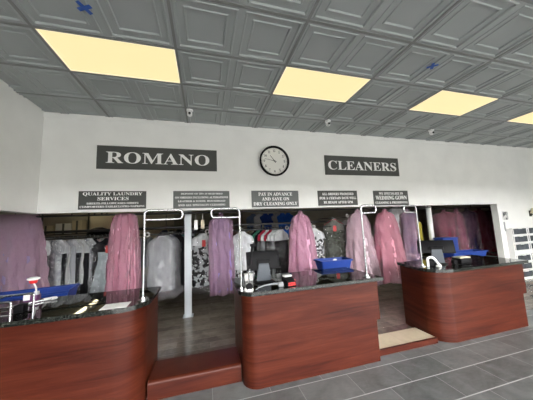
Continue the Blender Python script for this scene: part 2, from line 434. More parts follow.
def plinths():
    r = thing('low_plinth', 'low cherry wood plinth with a rounded nose between the left and middle counters', 'step', (1.395, .38, 0))
    prof = [(-.18, 0)] + [(-.18 + .035 - .035 * math.cos(a), .17 - .035 + .035 * math.sin(a)) for a in [k * PI / 16 for k in range(9)]] + [(.18, .17), (.18, 0)]
    MB().loft([[(-.437, y, z) for y, z in prof], [(.45, y, z) for y, z in prof]]).build('board', M['wood'], r)
    r = thing('threshold_step', 'beige tiled low step edged in wood between the middle and right counters', 'step', (3.92, .27, 0))
    MB().box(-.455, .44, -.165, -.14, 0, .065).build('wood_edge', M['wood'], r, smooth=False)
    o = MB().box(-.455, .44, -.14, .165, 0, .06).build('tiled_top', M['beige'], r, smooth=False)
plinths()

# ------------------------------------------------------------------ valet poles
def valet(label, x, y, dx, tip=.08, base=.92):
    r = thing('valet_pole', label, 'garment pole', (x, y, base), group='chrome valet poles on the counters')
    h = 1.785 - base; L = dx
    p = bend([(0, 0, 0.01), (0, 0, h), (L, 0, h), (L, 0, h - .095), (.012 * (1 if L > 0 else -1), 0, h - .095)], .055, 6)
    p = bend([(0, 0, .01), (0, 0, h)] + [(L, 0, h), (L, 0, h - .095), (.0, 0, h - .095)], .05, 6)
    MB().tube(p, .0108, 12).build('pole', M['chrome'], r)
    MB().lathe([(.045, 0), (.045, .006), (.022, .012), (.018, .03), (0.012, .032)], n=20).build('flange', M['chrome'], r)
    return r
valet('chrome valet pole rising from the right end of the left counter', .91, .19, .36)
valet('chrome valet pole rising from the left end of the middle counter', 1.86, .15, -.30)
valet('chrome valet pole rising from the right end of the middle counter', 3.38, .10, .22)
valet('chrome valet pole rising from the left end of the right counter', 4.47, .30, -.22)

# ------------------------------------------------------------------ posts behind
r = thing('support_post', 'square pale blue grey post standing on the floor behind the left aisle', 'post', (1.185, 2.3, 0))
MB().box(-.062, .062, -.062, .062, 0.006, 2.8, .006).build('shaft', M['post'], r)
MB().box(-.09, .09, -.09, .09, 0, .006).build('base_plate', M['post'], r)
o = MB().lathe([(.06, 0), (.06, 2.8)], n=24).build('support_pipe', M['white'], loc=(7.13, 2.3, 0)); tag(o, 'round white pipe column behind the right counter', 'post')

# ------------------------------------------------------------------ garments
def ring_pts(w, d, z, n, ph, amp, k, sq=.8, ox=0, oy=0):
    out = []
    for i in range(n):
        a = 2 * PI * i / n; c, s = math.cos(a), math.sin(a)
        x = w * math.copysign(abs(c) ** sq, c); y = d * math.copysign(abs(s) ** sq, s)
        f = 1 + amp * (math.sin(k * a + ph) * .6 + math.sin((k * 2 - 1) * a + ph * 2.3 + z * 3) * .4)
        out.append((x * (1 + (f - 1) * .35) + ox, y * f + oy, z))
    return out
def loft_profile(prof, n=32, amp=.25, k=6, ph=0, cap1=True, sway=0):
    """prof: (z, half width, half depth); resampled so folds can deepen toward the hem"""
    rings = []; zt, zb = prof[0][0], prof[-1][0]
    P = []
    for (z0, w0, d0), (z1, w1, d1) in zip(prof, prof[1:]):
        m = max(1, int(abs(z1 - z0) / .045))
        for j in range(m):
            t = j / m; P.append((z0 + (z1 - z0) * t, w0 + (w1 - w0) * t, d0 + (d1 - d0) * t))
    P.append(prof[-1])
    for z, w, d in P:
        t = (z - zt) / (zb - zt)
        rings.append(ring_pts(w, d, z, n, ph + t * 1.1, amp * (.15 + .85 * t), k, ox=sway * t * t))
    b = MB(); b.loft(rings, True, cap1); return b

from mathutils import noise as MN
def crumple(me, amt, seed=0.0, fr=1.0):
    for v in me.vertices:
        c = v.co; q = Vector((c.x * 13 * fr + seed, c.y * 13 * fr, c.z * 4.5 * fr + seed)); f = min(1, max(0, -c.z * 6))
        d = MN.noise_vector(q) * amt + MN.noise_vector(q * 2.7) * amt * .45
        v.co = c + Vector((d.x * .6, d.y, d.z * .2)) * f
    return me

def hanger_mesh(w=.21):
    b = MB()
    b.tube([(-w, 0, -.115), (-w * .5, 0, -.06), (0, 0, -.012), (w * .5, 0, -.06), (w, 0, -.115)], .0035, 6)
    hook = [(0, 0, -.012), (0, 0, .01)] + [(.022 * math.sin(a), 0, .032 - .022 * math.cos(a)) for a in [k * PI / 5 for k in range(0, 8)]]
    b.tube(hook, .0022, 6)
    return b.mesh('hanger', M['greysteel'])
HANG = hanger_mesh()

def body_mesh(kind, L, ph, thin=1.0):
    if kind == 'shirt':  p = [(-.015, .055, .05), (-.045, .075, .055), (-.075, .14, .06), (-.12, .215, .065), (-.17, .235, .075), (-.45, .225, .085), (-L, .225, .085)]
    elif kind == 'coat': p = [(-.015, .055, .05), (-.05, .09, .055), (-.085, .16, .065), (-.13, .225, .07), (-.20, .24, .085), (-.55, .215, .09), (-L, .25, .10)]
    elif kind == 'dress': p = [(-.02, .05, .045), (-.06, .10, .05), (-.10, .16, .055), (-.16, .175, .06), (-.40, .155, .07), (-.75, .22, .10), (-L, .28, .13)]
    else: p = [(-.10, .19, .03), (-.13, .195, .035), (-.5, .18, .05), (-L, .17, .055)]
    return crumple(loft_profile([(z, w, d * thin) for z, w, d in p], 30, .22, 7, ph).mesh('garment', None), .02, ph)
def bag_mesh(L, ph, w=.25, fl=0, thin=1.0):
    p = [(.012, .02, .02), (-.03, .05, .05), (-.07, .12, .07), (-.12, .22, .085), (-.18, w, .10), (-.5, w * .98, .11), (-L, w * (1.02 + fl), .115)]; p = [(z, a, b * thin) for z, a, b in p]
    return crumple(loft_profile(p, 48, .16, 9, ph, cap1=False).mesh('plastic_cover', None), .03, ph)
BODY = {}
for k, L in (('shirt', .80), ('coat', 1.05), ('dress', 1.15), ('trousers', .95)):
    BODY[k] = [(body_mesh(k, L, i * 1.7), L) for i in range(3)]
BAGS = {L: [bag_mesh(L, i * 2.1) for i in range(3)] for L in (.95, 1.2)}
for k, L in (('shirt', .80), ('coat', 1.05)): BODY['thin_' + k] = [(body_mesh(k, L, i * 1.7, .42), L) for i in range(3)]
for L in (.95, 1.2): BAGS[-L] = [bag_mesh(L, i * 2.1, .25, 0, .45) for i in range(3)]
for lst in BODY.values():
    for me, _ in lst: me.materials.append(M['white'])
for lst in BAGS.values():
    for me in lst: me.materials.append(M['clear'])
def setmat(o, m):
    o.material_slots[0].link = 'OBJECT'; o.material_slots[0].material = m
FB = {}
def fab(c, pat=None, c2=(.02, .02, .02), sc=25):
    k = (c, pat, c2, sc)
    if k not in FB: FB[k] = fabric('cloth_%d' % len(FB), c, pat, c2, sc)
    return FB[k]
CRINK = crumple(bag_mesh(1.2, .7, .27), .06, 3.3, 1.7); CRINK.materials.append(M['cloudy'])
M['wrinkled'] = film('wrinkled_clear_film', (.80, .81, .83), .0, .06, .12, .8)
CRW = crumple(bag_mesh(1.2, 1.9, .25), .05, 7.1, 1.7); CRW.materials.append(M['wrinkled'])
CRT = crumple(bag_mesh(1.2, 2.9, .25, 0, .5), .04, 1.1, 1.7); CRT.materials.append(M['wrinkled'])
CARD = MB().loft([[(-.125, -.075, -.155), (.125, -.075, -.155), (.20, -.08, -.26), (-.20, -.08, -.26)], [(-.125, -.082, -.155), (.125, -.082, -.155), (.20, -.087, -.26), (-.20, -.087, -.26)]]).mesh('paper_card', M['paper'], False)
CAPE = loft_profile([(-.008, .06, .055), (-.05, .10, .07), (-.085, .165, .078), (-.13, .232, .083), (-.19, .25, .095), (-.25, .25, .10)], 30, .1, 6, 0, False).mesh('shoulder_cape', None); CAPE.materials.append(M['paper'])
CAPET = CAPE.copy()
for v_ in CAPET.vertices: v_.co.y *= .5
TAGM = MB().box(-.035, .035, -.125, -.119, -.27, -.14).mesh('red_ticket', M['red'], False)

def garment(label, group, x, y, yaw, kind, cloth, z=1.49, cover='clear', cape=None, ticket=False, name=None, v=None, thin=False):
    v = random.randrange(3) if v is None else v
    me, L = BODY[('thin_' if thin else '') + kind][v]
    names = {'shirt': 'hanging_shirt', 'coat': 'hanging_coat', 'dress': 'hanging_dress', 'trousers': 'hanging_trousers'}
    r = thing(name or names[kind], label, 'garment', (x, y, z), math.radians(yaw), group)
    def child(n, mesh, m=None):
        o = bpy.data.objects.new(n, mesh); COL.objects.link(o); o.parent = r
        if m: setmat(o, m)
        return o
    child('hanger', HANG); child('cloth', me, cloth)
    if cape: child('shoulder_cape', CAPET if thin else CAPE, cape)
    if ticket: child('ticket', TAGM)
    if cover: child('plastic_cover', CRINK if cover == 'cloudy' else (CRT if thin else CRW) if cover == 'wrinkled' else BAGS[(.95 if L < .9 else 1.2) * (-1 if thin else 1)][v], M[cover])
    return r

ORD = ['first', 'second', 'third', 'fourth', 'fifth', 'sixth', 'seventh', 'eighth', 'ninth', 'tenth', 'eleventh', 'twelfth', 'thirteenth', 'fourteenth']
W_ = (.72, .73, .75); GR = (.30, .31, .33); LG = (.50, .51, .53); BK = (.012, .012, .014); NV = (.03, .035, .07); BUR = (.16, .015, .07); OL = (.10, .10, .07); PK = (.50, .33, .34); TEAL = (.03, .10, .11); RED = (.50, .03, .06); GRN = (.05, .22, .14); BRN = (.10, .06, .04)

# batch behind the left counter, facing the camera on a short arm
A = [('shirt', fab(BUR, 'stripe', BK, 9), 'burgundy and black', W_), ('coat', fab(BK), 'black', LG), ('coat', fab(NV), 'navy', LG), ('coat', fab(GR), 'grey', None)]
for i, (k, m, c, cp) in enumerate(A):
    garment(c + ' garment, %s from the front beside the mauve gown bag' % ORD[i], 'garments behind the left counter', -1.24 - .02 * i, 2.58 + .10 * i, 20, k, m, cape=fab(cp) if cp else None, cover='wrinkled', thin=i > 0)
row = [('coat', LG, 'light grey'), ('coat', BK, 'black'), ('shirt', W_, 'white'), ('coat', GR, 'grey'), ('coat', BK, 'black'), ('shirt', W_, 'white'), ('coat', BK, 'black'), ('coat', LG, 'light grey'), ('coat', BK, 'black'), ('coat', BK, 'black'), ('shirt', PK, 'dusty pink'), ('coat', LG, 'light grey'), ('shirt', PK, 'dusty pink'), ('coat', GR, 'grey')]
for i, (k, c, n) in enumerate(row):
    garment('%s garment, %s from the left in the row left of the striped gown bag' % (n, ORD[i]), 'row behind the left counter', -1.07 + .058 * i, 2.56 + .022 * i, -36 + 5 * math.sin(i * 2.1), k, fab(c, 'blotch', GR, 14) if i in (0, 3, 7) else fab(tuple(min(.48, q) for q in c)), cape=fab(LG) if i in (1, 4, 6, 8) else None, cover='wrinkled' if i in (0, 2, 4, 7, 11) else None, thin=True, z=1.49 + .012 * math.sin(i * 1.7))
garment('pale grey dress with black top and red ticket just left of the pink gown bag', 'garments behind the left counter', -.20, 2.50, 12, 'dress', fab((.55, .60, .63), 'blotch', (.42, .47, .50), 9), cape=fab(BK), ticket=True, z=1.49)
# cloudy batch behind the left aisle
for i, (k, c, n) in enumerate((('coat', LG, 'light grey'), ('coat', LG, 'light grey'), ('coat', GR, 'grey'), ('coat', GR, 'grey'), ('coat', NV, 'navy'))):
    garment('%s coat in cloudy plastic, %s from the front, left of the pale post' % (n, ORD[i]), 'cloudy bundle left of the post', .68 + .03 * i, 2.56 + .12 * i, 8, k, fab(c), cover='cloudy')
for i, (k, c, n) in enumerate((('coat', BK, 'black'), ('coat', TEAL, 'dark teal'), ('coat', BK, 'black'), ('coat', NV, 'navy'))):
    garment('%s coat on edge, %s from the left between cloudy bundle and post' % (n, ORD[i]), 'dark coats beside the post', .95 + .06 * i, 2.92 + .06 * i, -35, k, fab(c), cover=None, thin=True)
for i, (k, m, n) in enumerate((('coat', fab(BK, 'blotch', LG, 12), 'black and grey'), ('coat', fab(BK), 'black'), ('coat', fab(BRN), 'dark brown'))):
    garment('%s garment, %s from the front between pale post and purple gown bag' % (n, ORD[i]), 'garments right of the post', 1.46 - .02 * i, 2.62 + .14 * i, 5, k, m, cape=fab(W_) if i < 2 else None, cover='wrinkled', ticket=(i == 0))
for i, (k, m, n) in enumerate((('shirt', fab(W_), 'white'), ('coat', fab(BK, 'blotch', W_, 15), 'black and white'), ('coat', fab(BK), 'black'))):
    garment('%s garment, %s from the front right of the purple gown bag' % (n, ORD[i]), 'garments left of the middle monitor', 2.26 + .03 * i, 2.60 + .14 * i, -8, k, m, cape=fab(W_) if i == 0 else None, cover='clear')
row = [('coat', OL, 'olive'), ('coat', BK, 'black'), ('coat', OL, 'olive'), ('coat', BRN, 'brown'), ('coat', OL, 'olive'), ('coat', BK, 'black'), ('coat', GRN, 'green topped'), ('coat', BK, 'black'), ('coat', RED, 'red topped'), ('coat', GR, 'grey'), ('coat', RED, 'red topped'), ('coat', BK, 'black'), ('coat', GR, 'grey'), ('coat', BK, 'black')]
for i, (k, c, n) in enumerate(row):
    top = fab(c) if c in (GRN, RED) else None
    garment('%s garment, %s from the left in the row behind the middle monitor' % (n, ORD[i]), 'long row behind the middle monitor', 2.40 + .058 * i, 3.42 - .064 * i, 32, k, fab(BK if top else c), cape=top if top else (fab(W_) if i > 8 else None), cover='wrinkled' if i > 7 else None, z=1.50, thin=True)
for i, (k, m, n, cp) in enumerate((('coat', fab(BK, 'blotch', W_, 22), 'black and white patterned', W_), ('coat', fab(BK), 'black', W_))):
    garment('%s garment, %s from the front, right of the pale pink gown bag' % (n, ORD[i]), 'garments above the blue bin', 3.96 + .05 * i, 2.60 + .14 * i, -18, k, m, cape=fab(cp))
garment('dark green floral dress in clear plastic above the blue tub behind the middle counter', 'garments above the blue bin', 4.46, 2.52, -24, 'coat', fab((.045, .05, .035), 'blotch', (.12, .13, .11), 22), cape=fab((.20, .20, .18)), cover='wrinkled', ticket=True, z=1.66)
garment('dark garment with red shoulders behind the floral dress', 'garments above the blue bin', 4.56, 2.68, -24, 'coat', fab(BK), cape=fab(RED), z=1.68)
for i, (k, m, n) in enumerate((('coat', fab(BK, 'stripe', LG, 18), 'black and grey striped'), ('coat', fab(BK), 'black'))):
    garment('%s garment, %s from the front, left of the whitish gown bag' % (n, ORD[i]), 'garments above the blue bin', 4.92 + .04 * i, 2.56 + .14 * i, -26, k, m, cape=fab(W_), z=1.66)
for i, (c, n) in enumerate(((W_, 'white'), (LG, 'pale grey'), (W_, 'white'), (GR, 'grey'))):
    garment('%s shirt hanging high, %s from the left beside the white pipe column' % (n, ORD[i]), 'shirts beside the white pipe', 6.82 + .11 * i, 3.05 + .05 * i, -5, 'shirt', fab(c), z=2.0, cover=None)
# rear rail: blue and grey shirts seen over the front rows, and dark coats in the shade
for i, (c, n) in enumerate((((.10, .14, .22), 'slate blue'), (LG, 'grey'), ((.02, .05, .22), 'navy blue'), ((.02, .05, .22), 'navy blue'), (GR, 'dull grey'), ((.03, .12, .50), 'bright blue'), ((.03, .12, .50), 'bright blue'))):
    garment('%s shirt on the rear rail, %s from the left above the long row' % (n, ORD[i]), 'shirts on the rear rail', 2.95 + .19 * i, 4.6, 10, 'shirt', fab(c), z=1.98, cover=None)
for i in range(30):
    x = -3.2 + .19 * i
    if 2.7 < x < 4.1: x += 1.9
    garment('dark garment on the rear rail, deep in shade behind the front rows', 'dark garments on the rear rail', x, 4.6, random.uniform(55, 75), random.choice(['coat', 'shirt']), fab(random.choice([BK, NV, BRN, OL, GR])), z=(1.42 if -2.8 < x < .3 else 1.60) if x < 2.4 else 1.7, cover=None)

# conveyor carrying the front batches
def conveyor():
    r = thing('garment_conveyor', 'dark steel garment conveyor with short arms behind the counters', 'conveyor', (1.5, 3.0, 0))
    Z = 1.535
    b = MB(); b.tube([(-4.2, -.52, Z - .03), (3.7, -.52, Z - .03)], .012, 8); b.build('front_rail', M['steel'], r)
    b = MB(); b.tube([(-4.2, .62, Z + .10), (3.7, .62, Z + .10)], .03, 10); b.build('rear_beam', M['steel'], r)
    arms = [((-1.24, 2.48), (-1.32, 3.6)), ((-1.18, 2.515), (-.2, 2.89)), ((-.16, 2.48), (-.1, 3.6)), ((.69, 2.48), (.85, 3.6)), ((.92, 2.86), (1.2, 3.24)), ((1.47, 2.48), (1.4, 3.6)),
            ((2.27, 2.48), (2.4, 3.6)), ((2.45, 3.497), (3.35, 2.50)), ((3.97, 2.48), (4.1, 3.6))]
    for (x0, y0), (x1, y1) in arms:
        MB().tube([(x0 - 1.5, y0 - 3, Z), (x1 - 1.5, y1 - 3, Z)], .009, 8).build('arm', M['steel'], r)
    for (x0, y0), (x1, y1) in [((4.40, 2.45), (4.62, 3.6)), ((4.87, 2.45), (5.0, 3.6))]:
        MB().tube([(x0 - 1.5, y0 - 3, 1.71), (x1 - 1.5, y1 - 3, 1.71)], .009, 8).build('arm', M['steel'], r)
    for x in (-3.9, -2.0, 0.18, 1.5, 3.6):
        MB().box(x - .025, x + .025, .60, .65, 0, Z + .1).build('leg', M['steel'], r)
conveyor()
def dividers():
    pts = [(-1.27, 1.52, 'beside the mauve gown bag'), (.44, 1.52, 'above the cloudy bundle'), (1.54, 1.53, 'left of the purple gown bag'), (2.02, 1.53, 'right of the purple gown bag'), (3.25, 1.53, 'left of the pale pink gown bag'), (3.9, 1.52, 'right of the pale pink gown bag'), (4.80, 1.76, 'left of the whitish pink gown bag')]
    for x, z, s in pts:
        b = MB(); n = 18
        b.tube([(.036 * math.cos(2 * PI * k / n), 0, .036 * math.sin(2 * PI * k / n)) for k in range(n)], .0125, 8, True)
        o = b.build('rail_ring', M['white'], loc=(x, 2.46, z - .01)); o.rotation_euler = (0, 0, .3)
        tag(o, 'white plastic ring on the conveyor rail ' + s, 'ring', 'white rings on the conveyor rail')
dividers()
def rails():
    def rail(label, x0, x1, y, z, drops, r0=.014):
        r = thing('garment_rail', label, 'rail', ((x0 + x1) / 2, y, z), group='garment rails')
        c = (x0 + x1) / 2
        MB().tube([(x0 - c, 0, 0), (x1 - c, 0, 0)], r0, 10).build('bar', M['steel'], r)
        for d in drops: MB().tube([(d - c, 0, 0), (d - c, 0, 2.8 - z)], .008, 8).build('drop_rod', M['steel'], r)
    rail('long dark steel rail carrying the pink gown bags behind the wall opening', -3.0, 6.95, 2.08, 1.875, (-2.6, -.6, 2.6, 4.6, 6.85))
    rail('dark steel rail carrying the maroon gown bags at the far right', 7.35, 11.6, 2.85, 1.875, (7.5, 9.5, 11.4))
    rail('dark steel rear rail deep behind the conveyor', -3.6, 6.0, 4.6, 2.045, (-3.4, -.5, 2.4, 5.9))
    rail('low dark steel rear rail deep behind the left counter', -3.0, .5, 4.6, 1.48, (-2.95, .45))
    rail('short dark steel rail carrying an olive yellow shirt', 6.5, 6.98, 2.5, 1.68, (6.52, 6.96))
    rail('short dark steel rail beside the white pipe column', 6.8, 7.32, 3.14, 2.065, (6.85, 7.28))
rails()

# ------------------------------------------------------------------ pink gown bags
def gown(label, x, y, yaw, prof, tint, inner, opac=.6, ztop=1.84, sway=0, k=6, amp=.28, tie=True, group='pink plastic gown bags'):
    r = thing('gown_bag', label, 'gown bag', (x, y, ztop), math.radians(yaw), group)
    hk = 1.875 - ztop
    b = MB(); R = .024
    b.tube([(0, 0, -.06), (0, 0, hk - R + .012)] + [(R * math.sin(a), 0, hk + .012 - R * math.cos(a)) for a in [j * PI / 5 for j in range(1, 8)]], .003, 6)
    b.build('hook', M['greysteel'], r)
    ph = random.uniform(0, 6); amp *= 1.7
    fm = film('gown_film', tint, opac, .10, .15)
    crumple(loft_profile(prof, 96, amp, k, ph, cap1=False, sway=sway).build('plastic_bag', fm, r).data, .034, ph, 1.6)
    ip = [(z if i else z - .05, w * .82, d * .78) for i, (z, w, d) in enumerate(prof)]
    ip = ip[1:-1] + [(prof[-1][0] + .05, prof[-1][1] * .85, prof[-1][2] * .8)]
    loft_profile(ip, 40, amp * .9, k, ph + .4, sway=sway).build('gown', fabric('gown_cloth', inner), r)
    return r
def straight(L, w, d=.11, sh=.2):
    return [(0, .035, .03), (-.03, .045, .04), (-.075, .055, .05), (-.105, w * .55, .06), (-.135, w * .86, .075), (-.18, w * .98, .09), (-.6, w, d), (-L - .05, w * .98, d)]
def aline(L, w0, w1, d1=.2):
    return [(0, .035, .03), (-.03, .045, .04), (-.075, .06, .05), (-.11, w0 * .7, .065), (-.16, w0 * .93, .08), (-.35, w0 + (w1 - w0) * .25, .11), (-L, w1, d1)]
PINK = (.80, .36, .50)
gown('wide mauve gown bag hanging at the far left under the left wall', -1.40, 2.10, 0, [(.05, .33, .05), (0, .36, .07), (-.08, .385, .10), (-.5, .42, .13), (-1.45, .52, .2)], (.72, .44, .58), (.25, .19, .31), .45, 1.868, k=9)
gown('striped pink gown bag hanging over the right part of the left counter', .175, 2.08, 4, [(.03, .10, .04), (0, .15, .06), (-.05, .18, .08), (-.3, .205, .1), (-.9, .225, .14), (-1.5, .235, .17)], PINK, (.66, .36, .46), .45, 1.868, k=11, amp=.4)
gown('straight purple gown bag with pink top, hanging over the left aisle', 1.79, 2.10, 4, straight(1.44, .222), (.66, .38, .54), (.27, .19, .40), .42, 1.868)
gown('pale pink flared gown bag hanging below the round clock', 3.42, 2.08, -14, aline(1.55, .19, .33, .16), (.88, .46, .64), (.82, .48, .66), .5, 1.868, k=7)
gown('whitish pink gown bag hanging behind the right end of the middle counter', 4.80, 2.08, -22, aline(1.62, .20, .36, .17), (.84, .58, .68), (.80, .64, .72), .5, 1.868, k=7)
gown('bright pink flared gown bag hanging over the right aisle', 5.56, 2.10, -26, aline(1.66, .20, .37, .17), (.86, .36, .48), (.80, .40, .50), .5, 1.868, k=7)
gown('narrow purple gown bag with pink top left of the right monitor', 6.20, 2.08, -34, straight(1.6, .175), (.66, .38, .50), (.16, .12, .24), .38, 1.868)
MAR = (.44, .11, .18)
for i, (x, w, tint, inn, lab, kind) in enumerate(((8.38, .27, MAR, (.20, .05, .08), 'dark maroon gown bag, leftmost on the far right rail', 0), (8.88, .18, (.60, .26, .36), (.40, .15, .22), 'pinkish maroon gown bag, second from the left on the far right rail', 1),
        (9.32, .24, (.34, .12, .22), (.03, .03, .08), 'navy gown in maroon bag, third from the left on the far right rail', 0), (9.86, .33, MAR, (.26, .03, .06), 'broad maroon gown bag beside the right jamb', 0), (10.4, .3, MAR, (.24, .03, .06), 'maroon gown bag behind the right wall edge, rightmost on its rail', 0))):
    L = (1.15, 1.75, 1.75, 1.35, 1.7)[i]
    gown(lab, x, 2.86, -48, straight(L, w) if not kind else aline(L, .15, .26, .16), tint, inn, .36, 1.868, group='maroon gown bags on the far right rail')

# white tags hanging from the long rail
for x, s in ((1.335, 'left'), (1.455, 'right')):
    r = thing('hanging_tag', '%s tag on a thin cord beside the pale post, the %s of two' % ('white' if s == 'left' else 'cream', s), 'tag', (x, 2.08, 1.861), group='white tags beside the post')
    MB().tube([(0, 0, 0), (0, 0, -.125)], .003, 6).build('cord', M['white'], r)
    z0 = -.30 if s == 'left' else -.28
    MB().box(-.032, .032, -.006, .006, z0, -.12, .003).build('card', M['cream'] if s == 'right' else M['white'], r)

# ------------------------------------------------------------------ things on the counters
Z0 = .92
def tub(name, label, loc, rz, L, W, H, m, cat='bin', flare=.03, group='blue plastic tubs'):
    r = thing(name, label, cat, loc, rz, group)
    def rr(l, w, z, rad=.03):
        pts = []
        for cx, cy, a0 in ((l - rad, w - rad, 0), (-l + rad, w - rad, 90), (-l + rad, -w + rad, 180), (l - rad, -w + rad, 270)):
            pts += [(x, y, z) for x, y in arc(cx, cy, rad, a0, a0 + 90, 5)]
        return pts
    l, w = L / 2, W / 2; t = .006
    MB().loft([rr(l - flare, w - flare, 0), rr(l, w, H), rr(l - t, w - t, H), rr(l - flare - t, w - flare - t, t)]).build('body', m, r)
    MB().loft([rr(l, w, H - .022), rr(l + .014, w + .014, H - .022), rr(l + .014, w + .014, H), rr(l, w, H + .002), rr(l - t, w - t, H)], False, False).build('rim', m, r)
    return r
tub('plastic_tub', 'blue plastic tub behind the middle counter, with a cable inside', (3.45, .97, .855), -.05, .52, .28, .16, M['blue'])
r = thing('cable_coil', 'grey white cable coiled inside the blue tub behind the middle counter', 'cable', (3.42, .97, .864))
pts = [(.075 * math.cos(k * .45) - .02, .04 * math.sin(k * .45), .02 + .003 * k) for k in range(32)]
MB().tube(pts, .007, 8).build('loops', M['cable'], r); MB().box(.03, .08, -.03, .0, .0, .15, .006).build('plug', M['white'], r)

r = thing('side_stand', 'small dark steel stand behind the middle counter under the blue tub', 'stand', (3.45, .97, 0))
MB().box(-.30, .30, -.17, .17, .825, .855).build('stand_top', M['steel'], r)
for sx in (-.27, .27):
    for sy in (-.14, .14): MB().box(sx - .015, sx + .015, sy - .015, sy + .015, 0, .825).build('leg', M['steel'], r)
# laundry cart behind the left counter
r = thing('laundry_cart', 'long blue laundry cart standing behind the left counter', 'laundry cart', (-.80, 1.08, 0), .17)
def rect(l, w, z): return [(-l, -w, z), (l, -w, z), (l, w, z), (-l, w, z)]
MB().loft([rect(.58, .14, .22), rect(.69, .18, .905), rect(.675, .165, .905), rect(.57, .13, .24)]).build('basket', M['blue'], r, smooth=False)
MB().tube([(-.70, -.19, .905), (.70, -.19, .905), (.70, .19, .905), (-.70, .19, .905)], .014, 8, True).build('rim', M['blue'], r)
b = MB()
for sx in (-1, 1):
    for sy in (-1, 1):
        MB().cyl((sx * .50, sy * .11 - .015, .05), .05, .03, 'Y', 16).build('wheel', M['black'], r)
MB().box(-.56, .56, -.135, .135, .10, .22).build('base_frame', M['greysteel'], r)

# monitors
def monitor(label, loc, rz, w, h, tilt, stand):
    r = thing('pos_monitor', label, 'monitor', loc, rz, 'point of sale monitors seen from behind')
    b = MB(); b.box(-w / 2, w / 2, -.012, .012, -h / 2, h / 2, .006); b.box(-w * .2, w * .2, -.026, -.012, -h * .30, h * .05, .01)
    o = b.build('screen_housing', M['black'], r, loc=(0, 0, .25)); o.rotation_euler = (tilt, 0, 0)
    s = MB().box(-w * .46, w * .46, .012, .0135, -h * .44, h * .44).build('screen', M['screenback'], o, smooth=False)
    MB().loft([[(-.085, -.035, .02), (.085, -.035, .02), (.085, .0, .02), (-.085, .0, .02)], [(-.07, -.05, .15), (.07, -.05, .15), (.07, -.02, .15), (-.07, -.02, .15)], [(-.06, -.045, .21), (.06, -.045, .21), (.06, -.015, .23), (-.06, -.015, .23)]]).build('stand', stand, r)
    MB().lathe([(.12, 0), (.12, .008), (.105, .016), (.06, .02), (0, .02)], n=32).build('base', M['black'], r)
    return r
monitor('black monitor seen from behind at the left of the middle counter', (2.165, .40, Z0), .03, .40, .22, -.2, M['greyplastic'])
monitor('black monitor seen from behind on the right counter', (4.80, .34, Z0), -.65, .46, .19, -.3, M['greyplastic'])

def scanner_stand():
    r = thing('scanner_stand', 'slender white and black jointed arm stand beside the left valet pole of the middle counter', 'stand', (1.93, .10, Z0))
    MB().lathe([(.05, 0), (.05, .012), (.04, .022), (0, .024)], n=24).build('base', M['white'], r)
    MB().lathe([(.036, .0), (.036, .018), (0, .018)], n=20, axis='Y').build('knob', M['black'], r, loc=(0, -.022, .045))
    MB().box(-.022, .022, -.022, .022, .022, .07, .004).build('bracket', M['white'], r)
    MB().tube([(0, 0, .07), (.018, .01, .22)], .010, 10).build('lower_arm', M['chrome'], r)
    MB().cyl((.018, -.008, .232), .017, .036, 'Y', 14).build('joint', M['black'], r)
    MB().tube([(.018, .01, .24), (.055, .02, .45)], .013, 10).build('upper_arm', M['black'], r)
    MB().box(.030, .090, .0, .03, .445, .475, .006).build('head', M['black'], r)
scanner_stand()
def card_terminal():
    r = thing('card_terminal', 'small black card terminal with red keys and grey top on the middle counter', 'card terminal', (2.385, .13, Z0), .15)
    MB().loft([[(-.05, -.07, 0), (.05, -.07, 0), (.05, .07, 0), (-.05, .07, 0)], [(-.05, -.07, .05), (.05, -.07, .05), (.05, .07, .095), (-.05, .07, .095)]]).build('body', M['black'], r, smooth=False)
    for i in range(3):
        for j in range(2):
            MB().box(-.042 + .03 * i, -.018 + .03 * i, -.075, -.069, .008 + .02 * j, .022 + .02 * j).build('key', M['red'], r, smooth=False)
    b = MB(); b.box(-.045, .045, .0, .06, .086, .105, .004); b.build('top_cover', M['cable'], r)
    MB().box(.048, .056, -.06, .05, .005, .06).build('side_strip', M['red'], r, smooth=False)
card_terminal()
r = thing('barcode_scanner', 'pale grey handheld scanner lying below the middle monitor with its cord', 'scanner', (2.15, .10, Z0), 0)
MB().tube([(-.16, -.05, .008), (-.12, -.02, .02), (-.05, .0, .032), (.04, .005, .036), (.10, .0, .036)], [.004, .005, .007, .010, .013], 10).build('handle', M['cablegrey'], r)
MB().box(.10, .16, -.02, .022, .0, .05, .01).build('head', M['cablegrey'], r)
r = thing('paper_box', 'small white box behind the jointed stand on the middle counter', 'box', (2.02, .55, Z0)); MB().box(-.06, .04, -.04, .04, 0, .075, .002).build('body', M['white'], r); MB().box(-.063, .043, -.043, .043, .06, .08, .002).build('lid', M['paper'], r)

# left counter things
o = MB().box(-.105, .105, -.08, .08, 0, .002).build('paper_sheet', M['paper'], loc=(.71, .10, Z0), smooth=False); o.rotation_euler = (0, 0, .02); tag(o, 'white paper sheet lying near the rounded end of the left counter', 'paper')
r = thing('wire_rack', 'chrome tubular rack standing on the left counter at the picture edge', 'rack', (-.20, .20, Z0), 0)
for y, nm in ((-.14, 'front_frame'), (.12, 'rear_frame')):
    MB().tube(bend([(-.40, y, .012), (-.40, y, .135), (.175, y, .135), (.175, y, .0)], .02), .009, 10).build(nm, M['chrome'], r)
    MB().tube([(-.40, y, .03), (.175, y, .03)], .008, 10).build('lower_bar', M['chrome'], r)
MB().tube([(-.02, -.14, .135), (-.02, .12, .135)], .006, 8).build('cross_bar', M['chrome'], r)
MB().box(.09, .16, .02, .09, 0, .065, .008).build('clamp', M['black'], r)
r = thing('chrome_bar', 'chrome bar with a pale hooked end lying behind the rack on the left counter', 'bar', (-.16, .50, Z0), math.radians(40))
